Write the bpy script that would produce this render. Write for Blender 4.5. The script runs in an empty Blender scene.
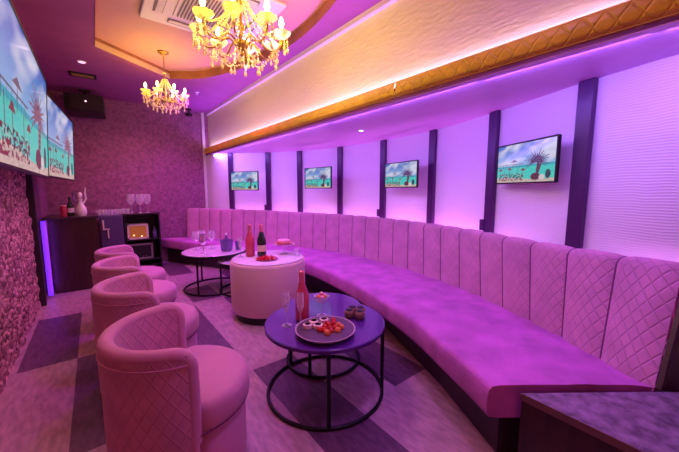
import bpy, bmesh, math, random
from mathutils import Vector, Matrix, noise
R = random.Random(7)
PI = math.pi
C = bpy.context.scene.collection

# ------------------------------------------------------------------ materials
def newmat(name):
    m = bpy.data.materials.new(name); m.use_nodes = True
    nt = m.node_tree
    return m, nt, nt.nodes['Principled BSDF']

def N(nt, t, **kw):
    n = nt.nodes.new(t)
    for k, v in kw.items(): setattr(n, k, v)
    return n

def math_node(nt, op, a, b=None):
    n = N(nt, 'ShaderNodeMath', operation=op)
    for i, v in enumerate((a, b)):
        if v is None: continue
        if isinstance(v, (int, float)): n.inputs[i].default_value = v
        else: nt.links.new(v, n.inputs[i])
    return n.outputs[0]

def mat(name, col, rough=0.5, metal=0.0, var=0.0, scale=12.0, bump=0.0, bscale=None, sheen=0.0, emit=None, es=0.0,
        trans=0.0, stretch=(1, 1, 1), coat=0.0, ior=1.45, detail=4.0):
    m, nt, b = newmat(name)
    b.inputs['Base Color'].default_value = (*col, 1)
    b.inputs['Roughness'].default_value = rough
    b.inputs['Metallic'].default_value = metal
    b.inputs['IOR'].default_value = ior
    b.inputs['Transmission Weight'].default_value = trans
    b.inputs['Coat Weight'].default_value = coat
    if sheen:
        b.inputs['Sheen Weight'].default_value = sheen
        b.inputs['Sheen Roughness'].default_value = 0.4
    if emit:
        b.inputs['Emission Color'].default_value = (*emit, 1)
        b.inputs['Emission Strength'].default_value = es
    if var or bump:
        tc = N(nt, 'ShaderNodeTexCoord'); mp = N(nt, 'ShaderNodeMapping')
        mp.inputs['Scale'].default_value = stretch
        nt.links.new(tc.outputs['Object'], mp.inputs['Vector'])
        if var:
            nz = N(nt, 'ShaderNodeTexNoise'); nz.inputs['Scale'].default_value = scale; nz.inputs['Detail'].default_value = detail
            nt.links.new(mp.outputs[0], nz.inputs['Vector'])
            cr = N(nt, 'ShaderNodeValToRGB')
            cr.color_ramp.elements[0].position = 0.3; cr.color_ramp.elements[1].position = 0.7
            cr.color_ramp.elements[0].color = (*[c * (1 - var) for c in col], 1)
            cr.color_ramp.elements[1].color = (*[min(1, c * (1 + var)) for c in col], 1)
            nt.links.new(nz.outputs['Fac'], cr.inputs[0]); nt.links.new(cr.outputs[0], b.inputs['Base Color'])
        if bump:
            nb = N(nt, 'ShaderNodeTexNoise'); nb.inputs['Scale'].default_value = bscale or scale; nb.inputs['Detail'].default_value = detail
            nt.links.new(mp.outputs[0], nb.inputs['Vector'])
            bp = N(nt, 'ShaderNodeBump'); bp.inputs['Strength'].default_value = 1.0; bp.inputs['Distance'].default_value = bump
            nt.links.new(nb.outputs['Fac'], bp.inputs['Height']); nt.links.new(bp.outputs[0], b.inputs['Normal'])
    return m

def quilt(name, col, a=0.11, k=0.62, rough=0.8, sheen=0.5, depth=0.006, line=0.55, var=0.12):
    """upholstery stitched in diamonds; UVs are in metres"""
    m, nt, b = newmat(name)
    b.inputs['Roughness'].default_value = rough
    b.inputs['Sheen Weight'].default_value = sheen; b.inputs['Sheen Roughness'].default_value = 0.4
    uv = N(nt, 'ShaderNodeUVMap'); sp = N(nt, 'ShaderNodeSeparateXYZ'); nt.links.new(uv.outputs[0], sp.inputs[0])
    vk = math_node(nt, 'MULTIPLY', sp.outputs[1], k)
    ds = []
    for op in ('ADD', 'SUBTRACT'):
        p = math_node(nt, op, sp.outputs[0], vk)
        p = math_node(nt, 'DIVIDE', p, a)
        p = math_node(nt, 'FRACT', math_node(nt, 'ADD', p, 100.0))
        ds.append(math_node(nt, 'ABSOLUTE', math_node(nt, 'SUBTRACT', p, 0.5)))
    mn = math_node(nt, 'MINIMUM', ds[0], ds[1])
    mr = N(nt, 'ShaderNodeMapRange', interpolation_type='SMOOTHSTEP')
    mr.inputs['From Max'].default_value = 0.13
    nt.links.new(mn, mr.inputs[0])
    tc = N(nt, 'ShaderNodeTexCoord'); nz = N(nt, 'ShaderNodeTexNoise'); nz.inputs['Scale'].default_value = 7
    nt.links.new(tc.outputs['Object'], nz.inputs['Vector'])
    cr = N(nt, 'ShaderNodeValToRGB'); cr.color_ramp.elements[0].position = 0.3; cr.color_ramp.elements[1].position = 0.7
    cr.color_ramp.elements[0].color = (*[c * (1 - var) for c in col], 1); cr.color_ramp.elements[1].color = (*[min(1, c * (1 + var)) for c in col], 1)
    nt.links.new(nz.outputs['Fac'], cr.inputs[0])
    mx = N(nt, 'ShaderNodeMix', data_type='RGBA')
    th = N(nt, 'ShaderNodeMapRange'); th.inputs['From Max'].default_value = 0.035
    nt.links.new(mn, th.inputs[0])
    nt.links.new(th.outputs[0], mx.inputs['Factor'])
    mx.inputs['A'].default_value = (*[c * line for c in col], 1)
    nt.links.new(cr.outputs[0], mx.inputs['B']); nt.links.new(mx.outputs['Result'], b.inputs['Base Color'])
    bp = N(nt, 'ShaderNodeBump'); bp.inputs['Distance'].default_value = depth
    nt.links.new(mr.outputs[0], bp.inputs['Height']); nt.links.new(bp.outputs[0], b.inputs['Normal'])
    return m

def stone_mat():
    m, nt, b = newmat('split stone cladding')
    b.inputs['Roughness'].default_value = 0.75
    tc = N(nt, 'ShaderNodeTexCoord')
    mp = N(nt, 'ShaderNodeMapping'); mp.inputs['Scale'].default_value = (1, 0.75, 1.25)
    nt.links.new(tc.outputs['Object'], mp.inputs['Vector'])
    wv = N(nt, 'ShaderNodeTexVoronoi'); wv.inputs['Scale'].default_value = 30
    nt.links.new(mp.outputs[0], wv.inputs['Vector'])
    cr = N(nt, 'ShaderNodeValToRGB')
    cr.color_ramp.elements[0].color = (0.13, 0.045, 0.05, 1); cr.color_ramp.elements[1].color = (0.85, 0.50, 0.44, 1)
    e = cr.color_ramp.elements.new(0.45); e.color = (0.40, 0.16, 0.17, 1)
    sp = N(nt, 'ShaderNodeSeparateColor'); nt.links.new(wv.outputs['Color'], sp.inputs[0])
    nt.links.new(sp.outputs[0], cr.inputs[0]); nt.links.new(cr.outputs[0], b.inputs['Base Color'])
    add = math_node(nt, 'ADD', sp.outputs[1], math_node(nt, 'MULTIPLY', wv.outputs['Distance'], -0.8))
    bp = N(nt, 'ShaderNodeBump'); bp.inputs['Distance'].default_value = 0.012
    nt.links.new(add, bp.inputs['Height']); nt.links.new(bp.outputs[0], b.inputs['Normal'])
    return m

def ridge_mat():
    """white wall board moulded in wavy horizontal ridges"""
    m, nt, b = newmat('white ridged wall board')
    b.inputs['Base Color'].default_value = (0.86, 0.84, 0.86, 1); b.inputs['Roughness'].default_value = 0.55
    tc = N(nt, 'ShaderNodeTexCoord'); sp = N(nt, 'ShaderNodeSeparateXYZ'); nt.links.new(tc.outputs['Object'], sp.inputs[0])
    nz = N(nt, 'ShaderNodeTexNoise'); nz.inputs['Scale'].default_value = 4.0; nz.inputs['Detail'].default_value = 2
    nt.links.new(tc.outputs['Object'], nz.inputs['Vector'])
    ph = math_node(nt, 'ADD', math_node(nt, 'MULTIPLY', sp.outputs[2], 400.0), math_node(nt, 'MULTIPLY', nz.outputs['Fac'], 12.0))
    s = math_node(nt, 'SINE', ph)
    bp = N(nt, 'ShaderNodeBump'); bp.inputs['Distance'].default_value = 0.0006
    nt.links.new(s, bp.inputs['Height']); nt.links.new(bp.outputs[0], b.inputs['Normal'])
    return m

def pic_mat():
    m, nt, b = newmat('lit screen picture')
    b.inputs['Base Color'].default_value = (0.01, 0.01, 0.012, 1); b.inputs['Roughness'].default_value = 0.12
    at = N(nt, 'ShaderNodeVertexColor', layer_name='pic')
    nt.links.new(at.outputs[0], b.inputs['Emission Color']); b.inputs['Emission Strength'].default_value = 0.80
    return m

def glass(name, col=(1, 1, 1), clear=0.62, rough=0.05):
    """thin drinking glass: mostly see-through, with highlights and a faint milky body"""
    m, nt, b = newmat(name); out = nt.nodes['Material Output']
    b.inputs['Base Color'].default_value = (*col, 1); b.inputs['Roughness'].default_value = rough; b.inputs['Coat Weight'].default_value = 0.6
    tr = N(nt, 'ShaderNodeBsdfTransparent'); tr.inputs[0].default_value = (*[.6 + .4 * c for c in col], 1)
    lw = N(nt, 'ShaderNodeLayerWeight'); lw.inputs[0].default_value = 0.25
    f = math_node(nt, 'MULTIPLY', math_node(nt, 'SUBTRACT', 1.0, lw.outputs['Facing']), clear + .25)
    mx = N(nt, 'ShaderNodeMixShader'); nt.links.new(f, mx.inputs[0]); nt.links.new(b.outputs[0], mx.inputs[1]); nt.links.new(tr.outputs[0], mx.inputs[2])
    nt.links.new(mx.outputs[0], out.inputs['Surface']); return m

def lucent(name, col, t=0.5):
    """glass or crystal that lets lamp light through softly"""
    m, nt, b = newmat(name); out = nt.nodes['Material Output']
    b.inputs['Base Color'].default_value = (*col, 1); b.inputs['Roughness'].default_value = 0.1; b.inputs['Coat Weight'].default_value = 1.0
    tr = N(nt, 'ShaderNodeBsdfTranslucent'); tr.inputs[0].default_value = (*col, 1)
    mx = N(nt, 'ShaderNodeMixShader'); mx.inputs[0].default_value = t; nt.links.new(b.outputs[0], mx.inputs[1]); nt.links.new(tr.outputs[0], mx.inputs[2])
    nt.links.new(mx.outputs[0], out.inputs['Surface']); return m

M = dict(
    floor_light=mat('pale greige vinyl plank', (0.45, 0.27, 0.30), 0.38, var=0.25, scale=14, stretch=(2.5, .7, 1), bump=0.0008, bscale=60, detail=8),
    floor_dark=mat('dark plum vinyl plank', (0.13, 0.055, 0.10), 0.4, var=0.35, scale=14, stretch=(2.5, .7, 1), bump=0.0008, bscale=60, detail=8),
    ceil=mat('wine ceiling paper', (0.36, 0.09, 0.25), 0.7, var=0.08, scale=4, bump=0.001, bscale=60),
    ceil_r=mat('pale ceiling paper', (0.66, 0.52, 0.58), 0.6, bump=0.001, bscale=60),
    tray=mat('pale tray ceiling paint', (0.68, 0.36, 0.28), 0.6, bump=0.0008, bscale=60),
    tray_edge=mat('beige tray edge', (0.55, 0.38, 0.30), 0.5),
    tray_wood_shade=mat('brown tray edge and gap shade', (0.30, 0.11, 0.07), 0.45, var=0.2, scale=6),
    back=mat('dark red plaster', (0.33, 0.115, 0.235), 0.7, var=0.30, scale=24, bump=0.006, bscale=25, detail=8),
    dark=mat('matt dark paint', (0.035, 0.02, 0.03), 0.5),
    upper=mat('cream rough plaster', (0.86, 0.86, 0.44), 0.7, bump=0.003, bscale=30, stretch=(1, 0.45, 1.6), detail=6),
    white=mat('white painted trim', (0.78, 0.72, 0.74), 0.5),
    ridge=ridge_mat(),
    soffit=mat('white soffit paint', (0.70, 0.40, 0.76), 0.5, bump=0.0025, bscale=14),
    lip=mat('shade-dark violet lip', (0.16, 0.02, 0.22), 0.5),  # shade under the soffit edge is put into this colour
    seam=mat('dark seam velvet', (0.20, 0.05, 0.15), 0.9),
    stone=stone_mat(),
    gold=quilt('quilted gold leatherette', (0.85, 0.60, 0.03), a=0.085, k=0.9, rough=0.45, sheen=0.0, depth=0.003, line=0.85),
    post=mat('dark stained post', (0.075, 0.018, 0.10), 0.3),
    velvet=mat('mauve velvet', (0.50, 0.12, 0.42), 0.75, var=0.22, scale=6, sheen=0.12, bump=0.012, bscale=5),
    vquilt=quilt('diamond stitched mauve velvet', (0.62, 0.27, 0.42), sheen=0.15, a=0.052, k=0.72, depth=0.0026, line=0.72),
    chairq=quilt('diamond stitched dusty pink velvet', (0.60, 0.26, 0.38), sheen=0.2, a=0.056, k=0.68, depth=0.0022, line=0.78),
    chairv=mat('dusty pink velvet', (0.60, 0.26, 0.38), 0.75, var=0.08, scale=5, sheen=0.2),
    plinth=mat('dark plinth board', (0.04, 0.018, 0.025), 0.4, var=0.2, scale=5),
    bar=mat('dark brown bar panel', (0.05, 0.018, 0.016), 0.35, var=0.25, scale=6, stretch=(4, 4, 0.5)),
    bartop=mat('dark bar counter', (0.06, 0.03, 0.045), 0.25),
    purple_panel=mat('dark purple fridge panel', (0.09, 0.05, 0.16), 0.4),
    blackm=mat('black metal', (0.012, 0.010, 0.014), 0.35, metal=0.4),
    blackp=mat('black plastic', (0.015, 0.013, 0.016), 0.4),
    grey=mat('grey metal', (0.35, 0.33, 0.35), 0.35, metal=0.8),
    cream=mat('cream metal', (0.75, 0.66, 0.55), 0.4),
    darktop=mat('dark lacquer table top', (0.085, 0.012, 0.20), 0.28, coat=0.6),
    marble=mat('white stone table top', (0.80, 0.70, 0.70), 0.2, var=0.06, scale=4, coat=0.3),
    pouf=mat('cream boucle fabric', (0.74, 0.48, 0.46), 0.85, bump=0.003, bscale=70, sheen=0.3),
    pouftop=mat('white pouf tray top', (0.80, 0.70, 0.72), 0.3),
    brass=mat('aged gold metal', (0.45, 0.27, 0.10), 0.3, metal=0.9),
    candle=mat('ivory candle sleeve', (0.85, 0.72, 0.45), 0.4),
    bulb=mat('lit flame bulb', (1, 0.8, 0.4), 0.3, emit=(1.0, 0.66, 0.24), es=14),
    crystal=lucent('clear crystal bead', (1.0, 0.92, 0.62), .45),
    flower=lucent('amber glass flower cup', (1.0, 0.82, 0.35), .55),
    glass=glass('clear glass', (1, 0.97, 1)),
    glassp=glass('smoky violet glass', (0.30, 0.20, 0.50), 0.35),
    silver=mat('polished silver', (0.8, 0.76, 0.8), 0.15, metal=0.9),
    rose=mat('rose wine bottle glass', (0.80, 0.10, 0.16), 0.06, trans=0.35, coat=0.5),
    rosefoil=mat('pink foil', (0.80, 0.22, 0.28), 0.3, metal=0.5),
    green=mat('dark green bottle glass', (0.01, 0.03, 0.012), 0.06, coat=0.6),
    label=mat('cream paper label', (0.80, 0.66, 0.40), 0.6),
    plate=mat('dark slate plate', (0.10, 0.06, 0.09), 0.3),
    plate_rim=mat('pale plate underside', (0.55, 0.40, 0.45), 0.35),
    redplate=mat('red lacquer plate', (0.55, 0.03, 0.07), 0.25, coat=0.4),
    berry=mat('red fruit', (0.62, 0.025, 0.02), 0.3, var=0.3, scale=30),
    orange=mat('orange fruit', (0.80, 0.22, 0.06), 0.35, var=0.2, scale=30),
    canape=mat('cream roll', (0.85, 0.66, 0.52), 0.55, var=0.15, scale=40),
    filling=mat('dark filling', (0.22, 0.06, 0.05), 0.5),
    pot=mat('brown clay pot', (0.28, 0.14, 0.09), 0.55, var=0.25, scale=20),
    pink=mat('pink cream cake', (0.90, 0.42, 0.45), 0.5),
    china=mat('white china', (0.85, 0.78, 0.80), 0.2, coat=0.3),
    redcup=mat('red tin', (0.50, 0.03, 0.07), 0.35),
    violetled=mat('lit violet strip', (0.3, 0.1, 0.8), 0.4, emit=(0.16, 0.03, 1.0), es=0.7),
    whiteled=mat('lit lavender strip', (0.8, 0.7, 0.9), 0.4, emit=(0.75, 0.42, 1.0), es=5),
    lampw=mat('lit lamp lens', (1, 1, 1), 0.4, emit=(1.0, 0.6, 0.9), es=1.2),
    glow=mat('glowing oven window', (0.3, 0.1, 0.03), 0.3, emit=(1.0, 0.30, 0.05), es=0.18),
    glowdot=mat('small lit lamp', (1, 0.8, 0.5), 0.3, emit=(1.0, 0.6, 0.25), es=4),
    stone_top=mat('violet flecked stone top', (0.20, 0.14, 0.20), 0.22, var=0.45, scale=22, detail=8),
    edge=mat('wood edging', (0.16, 0.07, 0.07), 0.4),
    acwhite=mat('white plastic grille', (0.80, 0.72, 0.66), 0.45),
    acgrey=mat('grey slots', (0.22, 0.18, 0.17), 0.6),
    pic=pic_mat(),
)

# ------------------------------------------------------------------ mesh builder
class MB:
    def __init__(s): s.v = []; s.f = []; s.uv = []; s.mi = []
    def add(s, verts, faces, uvs=None, mi=0):
        o = len(s.v); s.v += [tuple(v) for v in verts]; s.uv += list(uvs) if uvs else [(0, 0)] * len(verts)
        s.f += [tuple(i + o for i in f) for f in faces]; s.mi += [mi] * len(faces); return s
    def grid(s, fn, nu, nv, uvfn=None, mi=0):
        vs = []; us = []
        for i in range(nu + 1):
            for j in range(nv + 1):
                vs.append(fn(i / nu, j / nv)); us.append(uvfn(i / nu, j / nv) if uvfn else (i / nu, j / nv))
        fs = [(i * (nv + 1) + j, (i + 1) * (nv + 1) + j, (i + 1) * (nv + 1) + j + 1, i * (nv + 1) + j + 1) for i in range(nu) for j in range(nv)]
        return s.add(vs, fs, us, mi)
    def box(s, c, d, rot=None, mi=0):
        hx, hy, hz = d[0] / 2, d[1] / 2, d[2] / 2
        vs = [Vector((x, y, z)) for x in (-hx, hx) for y in (-hy, hy) for z in (-hz, hz)]
        if rot is not None: vs = [rot @ v for v in vs]
        c = Vector(c)
        return s.add([v + c for v in vs], [(0, 1, 3, 2), (4, 6, 7, 5), (0, 4, 5, 1), (2, 3, 7, 6), (0, 2, 6, 4), (1, 5, 7, 3)], mi=mi)
    def prism(s, poly, z0, z1, mi=0):
        n = len(poly)
        a = sum(poly[i][0] * poly[(i + 1) % n][1] - poly[(i + 1) % n][0] * poly[i][1] for i in range(n))
        if a < 0: poly = poly[::-1]
        vs = [(x, y, z0) for x, y in poly] + [(x, y, z1) for x, y in poly]
        return s.add(vs, [tuple(range(n))[::-1], tuple(range(n, 2 * n))] + [(i, (i + 1) % n, n + (i + 1) % n, n + i) for i in range(n)], mi=mi)
    def tube(s, path, r, n=8, closed=False, caps=True, mi=0):
        P = [Vector(p) for p in path]; k = len(P); rs = r if isinstance(r, (list, tuple)) else [r] * k
        vs = []; up = None
        for i in range(k):
            t = (P[(i + 1) % k] - P[i - 1]) if closed else (P[min(i + 1, k - 1)] - P[max(i - 1, 0)])
            t.normalize()
            if up is None:
                up = Vector((0, 0, 1)) if abs(t.z) < 0.9 else Vector((1, 0, 0))
            a = up - t * up.dot(t)
            if a.length < 1e-5: a = t.orthogonal()
            a.normalize(); up = a; b = t.cross(a)
            for j in range(n):
                w = 2 * PI * j / n; vs.append(P[i] + (a * math.cos(w) + b * math.sin(w)) * rs[i])
        m = k if closed else k - 1
        fs = [(i * n + j, i * n + (j + 1) % n, ((i + 1) % k) * n + (j + 1) % n, ((i + 1) % k) * n + j) for i in range(m) for j in range(n)]
        if caps and not closed: fs += [tuple(range(n))[::-1], tuple(range((k - 1) * n, k * n))]
        return s.add(vs, fs, mi=mi)
    def lathe(s, prof, c=(0, 0, 0), n=24, a0=0.0, a1=2 * PI, mi=0, uvr=None):
        """prof: (radius, height) upwards; a full turn is closed"""
        full = abs(a1 - a0 - 2 * PI) < 1e-6; m = n if full else n + 1
        vs = []; us = []; fs = []
        for (r, z) in prof:
            for j in range(m):
                w = a0 + (a1 - a0) * j / n
                vs.append((c[0] + r * math.cos(w), c[1] + r * math.sin(w), c[2] + z)); us.append((w * (uvr or 0.3), z))
        for i in range(len(prof) - 1):
            for j in range(n):
                j2 = (j + 1) % m
                fs.append((i * m + j, i * m + j2, (i + 1) * m + j2, (i + 1) * m + j))
        if full:
            if prof[0][0] > 1e-6: fs.append(tuple(range(m))[::-1])
            if prof[-1][0] > 1e-6: fs.append(tuple(range((len(prof) - 1) * m, len(prof) * m)))
        return s.add(vs, fs, us, mi)
    def ball(s, c, r, n=10, k=7, sq=(1, 1, 1), mi=0):
        prof = [(max(1e-5, math.sin(PI * i / k)) , -math.cos(PI * i / k)) for i in range(k + 1)]
        o = MB().lathe(prof, n=n)
        return s.add([(c[0] + x * r * sq[0], c[1] + y * r * sq[1], c[2] + z * r * sq[2]) for x, y, z in o.v], o.f, mi=mi)
    def build(s, name, mats, parent=None, loc=None, smooth=40, bevel=0, rotz=None):
        me = bpy.data.meshes.new(name); me.from_pydata(s.v, [], s.f)
        for m in (mats if isinstance(mats, (list, tuple)) else [mats]): me.materials.append(m)
        me.polygons.foreach_set('material_index', s.mi)
        ul = me.uv_layers.new(name='UVMap')
        for lp in me.loops: ul.data[lp.index].uv = s.uv[lp.vertex_index]
        bm = bmesh.new(); bm.from_mesh(me); bmesh.ops.remove_doubles(bm, verts=bm.verts, dist=1e-6)
        bm.to_mesh(me); bm.free()
        if smooth:
            me.polygons.foreach_set('use_smooth', [True] * len(me.polygons)); me.set_sharp_from_angle(angle=math.radians(smooth))
        me.update()
        o = bpy.data.objects.new(name, me); C.objects.link(o)
        if parent: o.parent = parent
        if loc: o.location = loc
        if rotz is not None: o.rotation_euler[2] = rotz
        if bevel:
            b = o.modifiers.new('bevel', 'BEVEL'); b.width = bevel; b.segments = 2; b.limit_method = 'ANGLE'
        return o

def tag(o, label, cat, group=None):
    o['label'] = label; o['category'] = cat
    if group: o['group'] = group
    return o
def thing(name, label, cat, loc=(0, 0, 0), rotz=0.0, group=None):
    o = bpy.data.objects.new(name, None); C.objects.link(o); o.empty_display_size = 0.1
    o.location = loc; o.rotation_euler = (0, 0, rotz); return tag(o, label, cat, group)
def struct(o): o['kind'] = 'structure'; return o
def kids(o): return [c for c in C.objects if c.parent == o]
def dup(o, loc=None, label=None, rotz=None, parent=None):
    c = o.copy(); C.objects.link(c)
    if parent: c.parent = parent
    if loc is not None: c.location = loc
    if label: c['label'] = label
    if rotz is not None: c.rotation_euler[2] = rotz
    for k in kids(o): dup(k, parent=c)
    return c

def spline(pts, n):
    """Catmull-Rom resampled evenly by arc length"""
    P = [Vector(p) for p in pts]; P = [2 * P[0] - P[1]] + P + [2 * P[-1] - P[-2]]
    out = []
    for i in range(1, len(P) - 2):
        for k in range(24):
            t = k / 24; a, b, c, d = P[i - 1:i + 3]
            out.append(0.5 * ((2 * b) + (c - a) * t + (2 * a - 5 * b + 4 * c - d) * t * t + (3 * b - a - 3 * c + d) * t ** 3))
    out.append(P[-2])
    L = [0]
    for i in range(1, len(out)): L.append(L[-1] + (out[i] - out[i - 1]).length)
    res = []; j = 0
    for k in range(n + 1):
        s = L[-1] * k / n
        while j < len(L) - 2 and L[j + 1] < s: j += 1
        t = (s - L[j]) / max(1e-9, L[j + 1] - L[j]); res.append(out[j].lerp(out[j + 1], min(1, max(0, t))))
    return res
class Curve:
    def __init__(s, pts, n=400): s.p = spline(pts, n); s.n = n; s.len = sum((s.p[i + 1] - s.p[i]).length for i in range(n))
    def __call__(s, t):
        x = min(max(t, 0), 1) * s.n; i = min(int(x), s.n - 1); return s.p[i].lerp(s.p[i + 1], x - i)
    def tan(s, t):
        d = s(min(1, t + 0.004)) - s(max(0, t - 0.004)); return d.normalized()
    def nearest(s, q): 
        q = Vector(q); i = min(range(s.n + 1), key=lambda k: (s.p[k] - q).length); return i / s.n

# ------------------------------------------------------------------ room shell
YB = 6.56; XL = -0.58; ZC = 2.85; ZT = 2.945; ZS = 2.03
W = Curve([(1.80, 6.62), (1.84, 6.2), (2.05, 5.82), (2.54, 5.29), (2.89, 4.73), (3.13, 3.89), (3.18, 3.0), (3.10, 2.15), (2.85, 1.42), (2.65, .97), (2.50, .65), (2.42, .41), (2.36, .22), (2.28, -.3), (2.24, -1.2)])
sofx = lambda y: 1.80 + 0.10 * (YB - y) / YB       # front line of the soffit

# floor: axis-aligned planks, pale ones with dark ones laid among them
mb = MB(); xs = [-.65 + 0] ; xg = [-.545 + .3465 * k for k in range(-1, 13)]
darks = {0: [(3.15, 4.35), (.0, .85)], 1: [(1.95, 3.15), (5.4, 6.5)], 2: [(2.95, 3.6), (.2, .9), (4.6, 5.3)], 3: [(2.5, 3.75), (0.0, .7)],
         4: [(.55, 2.11), (3.9, 4.5), (5.35, 6.4)], 5: [(3.0, 3.86), (-.6, .4), (6.0, 6.5)], 6: [(1.31, 2.35), (4.3, 5.2)], 7: [(2.9, 3.6), (.1, .7), (5.3, 6.1)], 8: [(3.6, 4.6), (1.8, 2.4)], 9: [(2.6, 3.4), (.6, 1.6)], 10: [(1.3, 2.0), (3.9, 4.8)]}
for k in range(len(xg) - 1):
    x0, x1 = xg[k], xg[k + 1]; x0 += 0.0; c = k - 1
    ys = [-2.0]; ds = sorted(darks.get(c, []))
    segs = []; y = -2.0
    for a, b in ds:
        segs.append((y, a, 0)); segs.append((a, b, 1)); y = b
    segs.append((y, 6.62, 0))
    for a, b, d in segs:
        mb.add([(x0, a, 0), (x1, a, 0), (x1, b, 0), (x0, b, 0)], [(0, 1, 2, 3)], mi=d)
struct(mb.build('floor', [M['floor_light'], M['floor_dark']], smooth=0))

# ceiling with a sunken D-shaped tray
TR = [(.12, .9), (.12, 4.27), (.92, 4.84)] + [tuple(p) for p in spline([(.92, 4.84), (1.25, 4.56), (1.5, 4.03), (1.68, 3.35), (1.71, 2.65), (1.60, 2.0), (1.40, 1.4), (1.1, .98)], 36)[1:]]
bm = bmesh.new()
def loop(pts, z):
    vs = [bm.verts.new((x, y, z)) for x, y in pts]; return [bm.edges.new((vs[i], vs[(i + 1) % len(vs)])) for i in range(len(vs))]
es = loop([(-.66, -1.6), (2.0, -1.6), (2.0, 6.66), (-.66, 6.66)], ZC) + loop(TR, ZC)
bmesh.ops.triangle_fill(bm, use_beauty=True, edges=es)
me = bpy.data.meshes.new('ceiling'); bm.to_mesh(me); bm.free()
me.materials.append(M['ceil']); co = bpy.data.objects.new('ceiling', me); C.objects.link(co); struct(co)
mb = MB(); n = len(TR)
mb.add([(x, y, ZT) for x, y in TR], [tuple(range(n))])
tt = struct(mb.build('ceiling_tray', M['tray'], smooth=0))
mb = MB()
for i in range(n):
    a, b = TR[i], TR[(i + 1) % n]
    curved = i >= 2
    zt = ZT
    mb.add([(a[0], a[1], ZC - .004), (b[0], b[1], ZC - .004), (b[0], b[1], ZC + .06), (a[0], a[1], ZC + .06)], [(0, 1, 2, 3)], mi=1 if curved else 0)
    mb.add([(a[0], a[1], ZC + .06), (b[0], b[1], ZC + .06), (b[0], b[1], ZT), (a[0], a[1], ZT)], [(0, 1, 2, 3)], mi=2 if not curved else 1)  # dark upper band on straight sides: shadow gap put in as colour
struct(mb.build('trim_1', [M['tray_edge'], M['tray_wood_shade'], M['tray_wood_shade']], smooth=0))

# left wall: rough stone cladding up to a dark post, plain dark wall beyond
def stone(u, v):
    y = -1.6 + 6.45 * u; z = 2.85 * v
    d = .018 * noise.noise((y * 9, z * 13, 1.3)) + .010 * noise.noise((y * 24, z * 30, 7.1))
    return (XL + d, y, z)
st = MB().grid(lambda u, v: stone(u, v), 240, 110)
struct(st.build('wall_left', M['stone'], smooth=60))
struct(MB().box((XL - .06, 2.5, 1.43), (.06, 8.3, 2.86)).build('wall_left_backing', M['dark'], smooth=0))
struct(MB().box((XL + .012, 4.90, 1.43), (.075, .075, 2.86)).build('trim_2', M['dark'], smooth=0, bevel=.004))
struct(MB().box((XL - .012, 5.75, 1.43), (.04, 1.66, 2.86)).build('wall_left_plain', M['back'], smooth=0))
struct(MB().box((.7, YB + .05, 1.43), (2.9, .1, 2.9)).build('wall_back', M['back'], smooth=0))

# right wall: plaster above, soffit, curved ridged wall under it
mb = MB(); mb.grid(lambda u, v: (sofx(-1.6 + 8.2 * u) + .075, -1.6 + 8.2 * u, 2.10 + .78 * v), 40, 4)
struct(mb.build('wall_right_upper', M['upper'], smooth=0))
mb = MB(); wp = [W(i / 120) for i in range(121)]
mb.grid(lambda u, v: (W(u).x, W(u).y, 2.06 * v), 160, 6, uvfn=lambda u, v: (u * W.len, v * 2.06))
struct(mb.build('wall_right', M['ridge'], smooth=60))
mb = MB()
mb.grid(lambda u, v: ((lambda w: (sofx(w.y) * (1 - v) + w.x * v, w.y, ZS))(W(u))), 120, 2)
struct(mb.build('soffit', M['soffit'], smooth=0))
mb = MB()
mb.grid(lambda u, v: (sofx(-1.6 + 8.16 * u) - (.012 if v < .5 else 0), -1.6 + 8.16 * u, ZS - .002 + .03 * v), 1, 1)
mb.add([(sofx(-1.6), -1.6, ZS + .10), (sofx(-1.6) + .08, -1.6, ZS + .10), (sofx(6.56) + .08, 6.56, ZS + .10), (sofx(6.56), 6.56, ZS + .10)], [(0, 1, 2, 3)])
struct(mb.build('trim_3', M['lip'], smooth=0))
mb = MB(); mb.grid(lambda u, v: (sofx(-1.6 + 8.16 * u) + .045 + .03 * v, -1.6 + 8.16 * u, ZC - .035 + .03 * 0), 1, 1)
a = math.atan2(-.10, YB)
struct(MB().box((sofx(2.5) + .055, 2.5, ZC - .022), (.04, 8.1, .044), Matrix.Rotation(math.atan(.10 / YB), 3, 'Z')).build('trim_4', M['white'], smooth=0))
struct(MB().box((1.775, 6.545, 1.43), (.05, .03, 2.84)).build('trim_5', M['white'], smooth=0))

# quilted gold valance along the soffit edge, in two lengths
def valance(y0, y1, label):
    L = y0 - y1
    prof = [(-.0, .005), (-.022, .02), (-.03, .06), (-.022, .10), (0, .118), (.03, .118)]
    def fn(u, v):
        x = v * (len(prof) - 1); i = min(int(x), len(prof) - 2); t = x - i
        px = prof[i][0] * (1 - t) + prof[i + 1][0] * t; pz = prof[i][1] * (1 - t) + prof[i + 1][1] * t
        y = y0 - L * u; e = min(1, min(u, 1 - u) * L / .02)
        return (sofx(y) + px * (.5 + .5 * e) - .012, y, ZS + .022 + pz)
    o = MB().grid(fn, 80, 15, uvfn=lambda u, v: (L * u, v * .16)).build('valance_panel', M['gold'], smooth=70)
    tag(o, label, 'trim panel', 'quilted gold valance panels')
valance(6.55, 1.655, 'long gold quilted valance panel running along the soffit to the back corner')
valance(1.645, -1.5, 'gold quilted valance panel on the soffit edge nearest the viewer')
led = MB().box((0, 0, 0), (.012, 7.9, .01)).build('led_strip', M['whiteled'], loc=(sofx(2.5) + .045, 2.5, ZS + .112), smooth=0, rotz=math.atan(.10 / YB))
tag(led, 'glowing lavender light strip behind the gold quilted valance', 'light strip')

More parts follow.
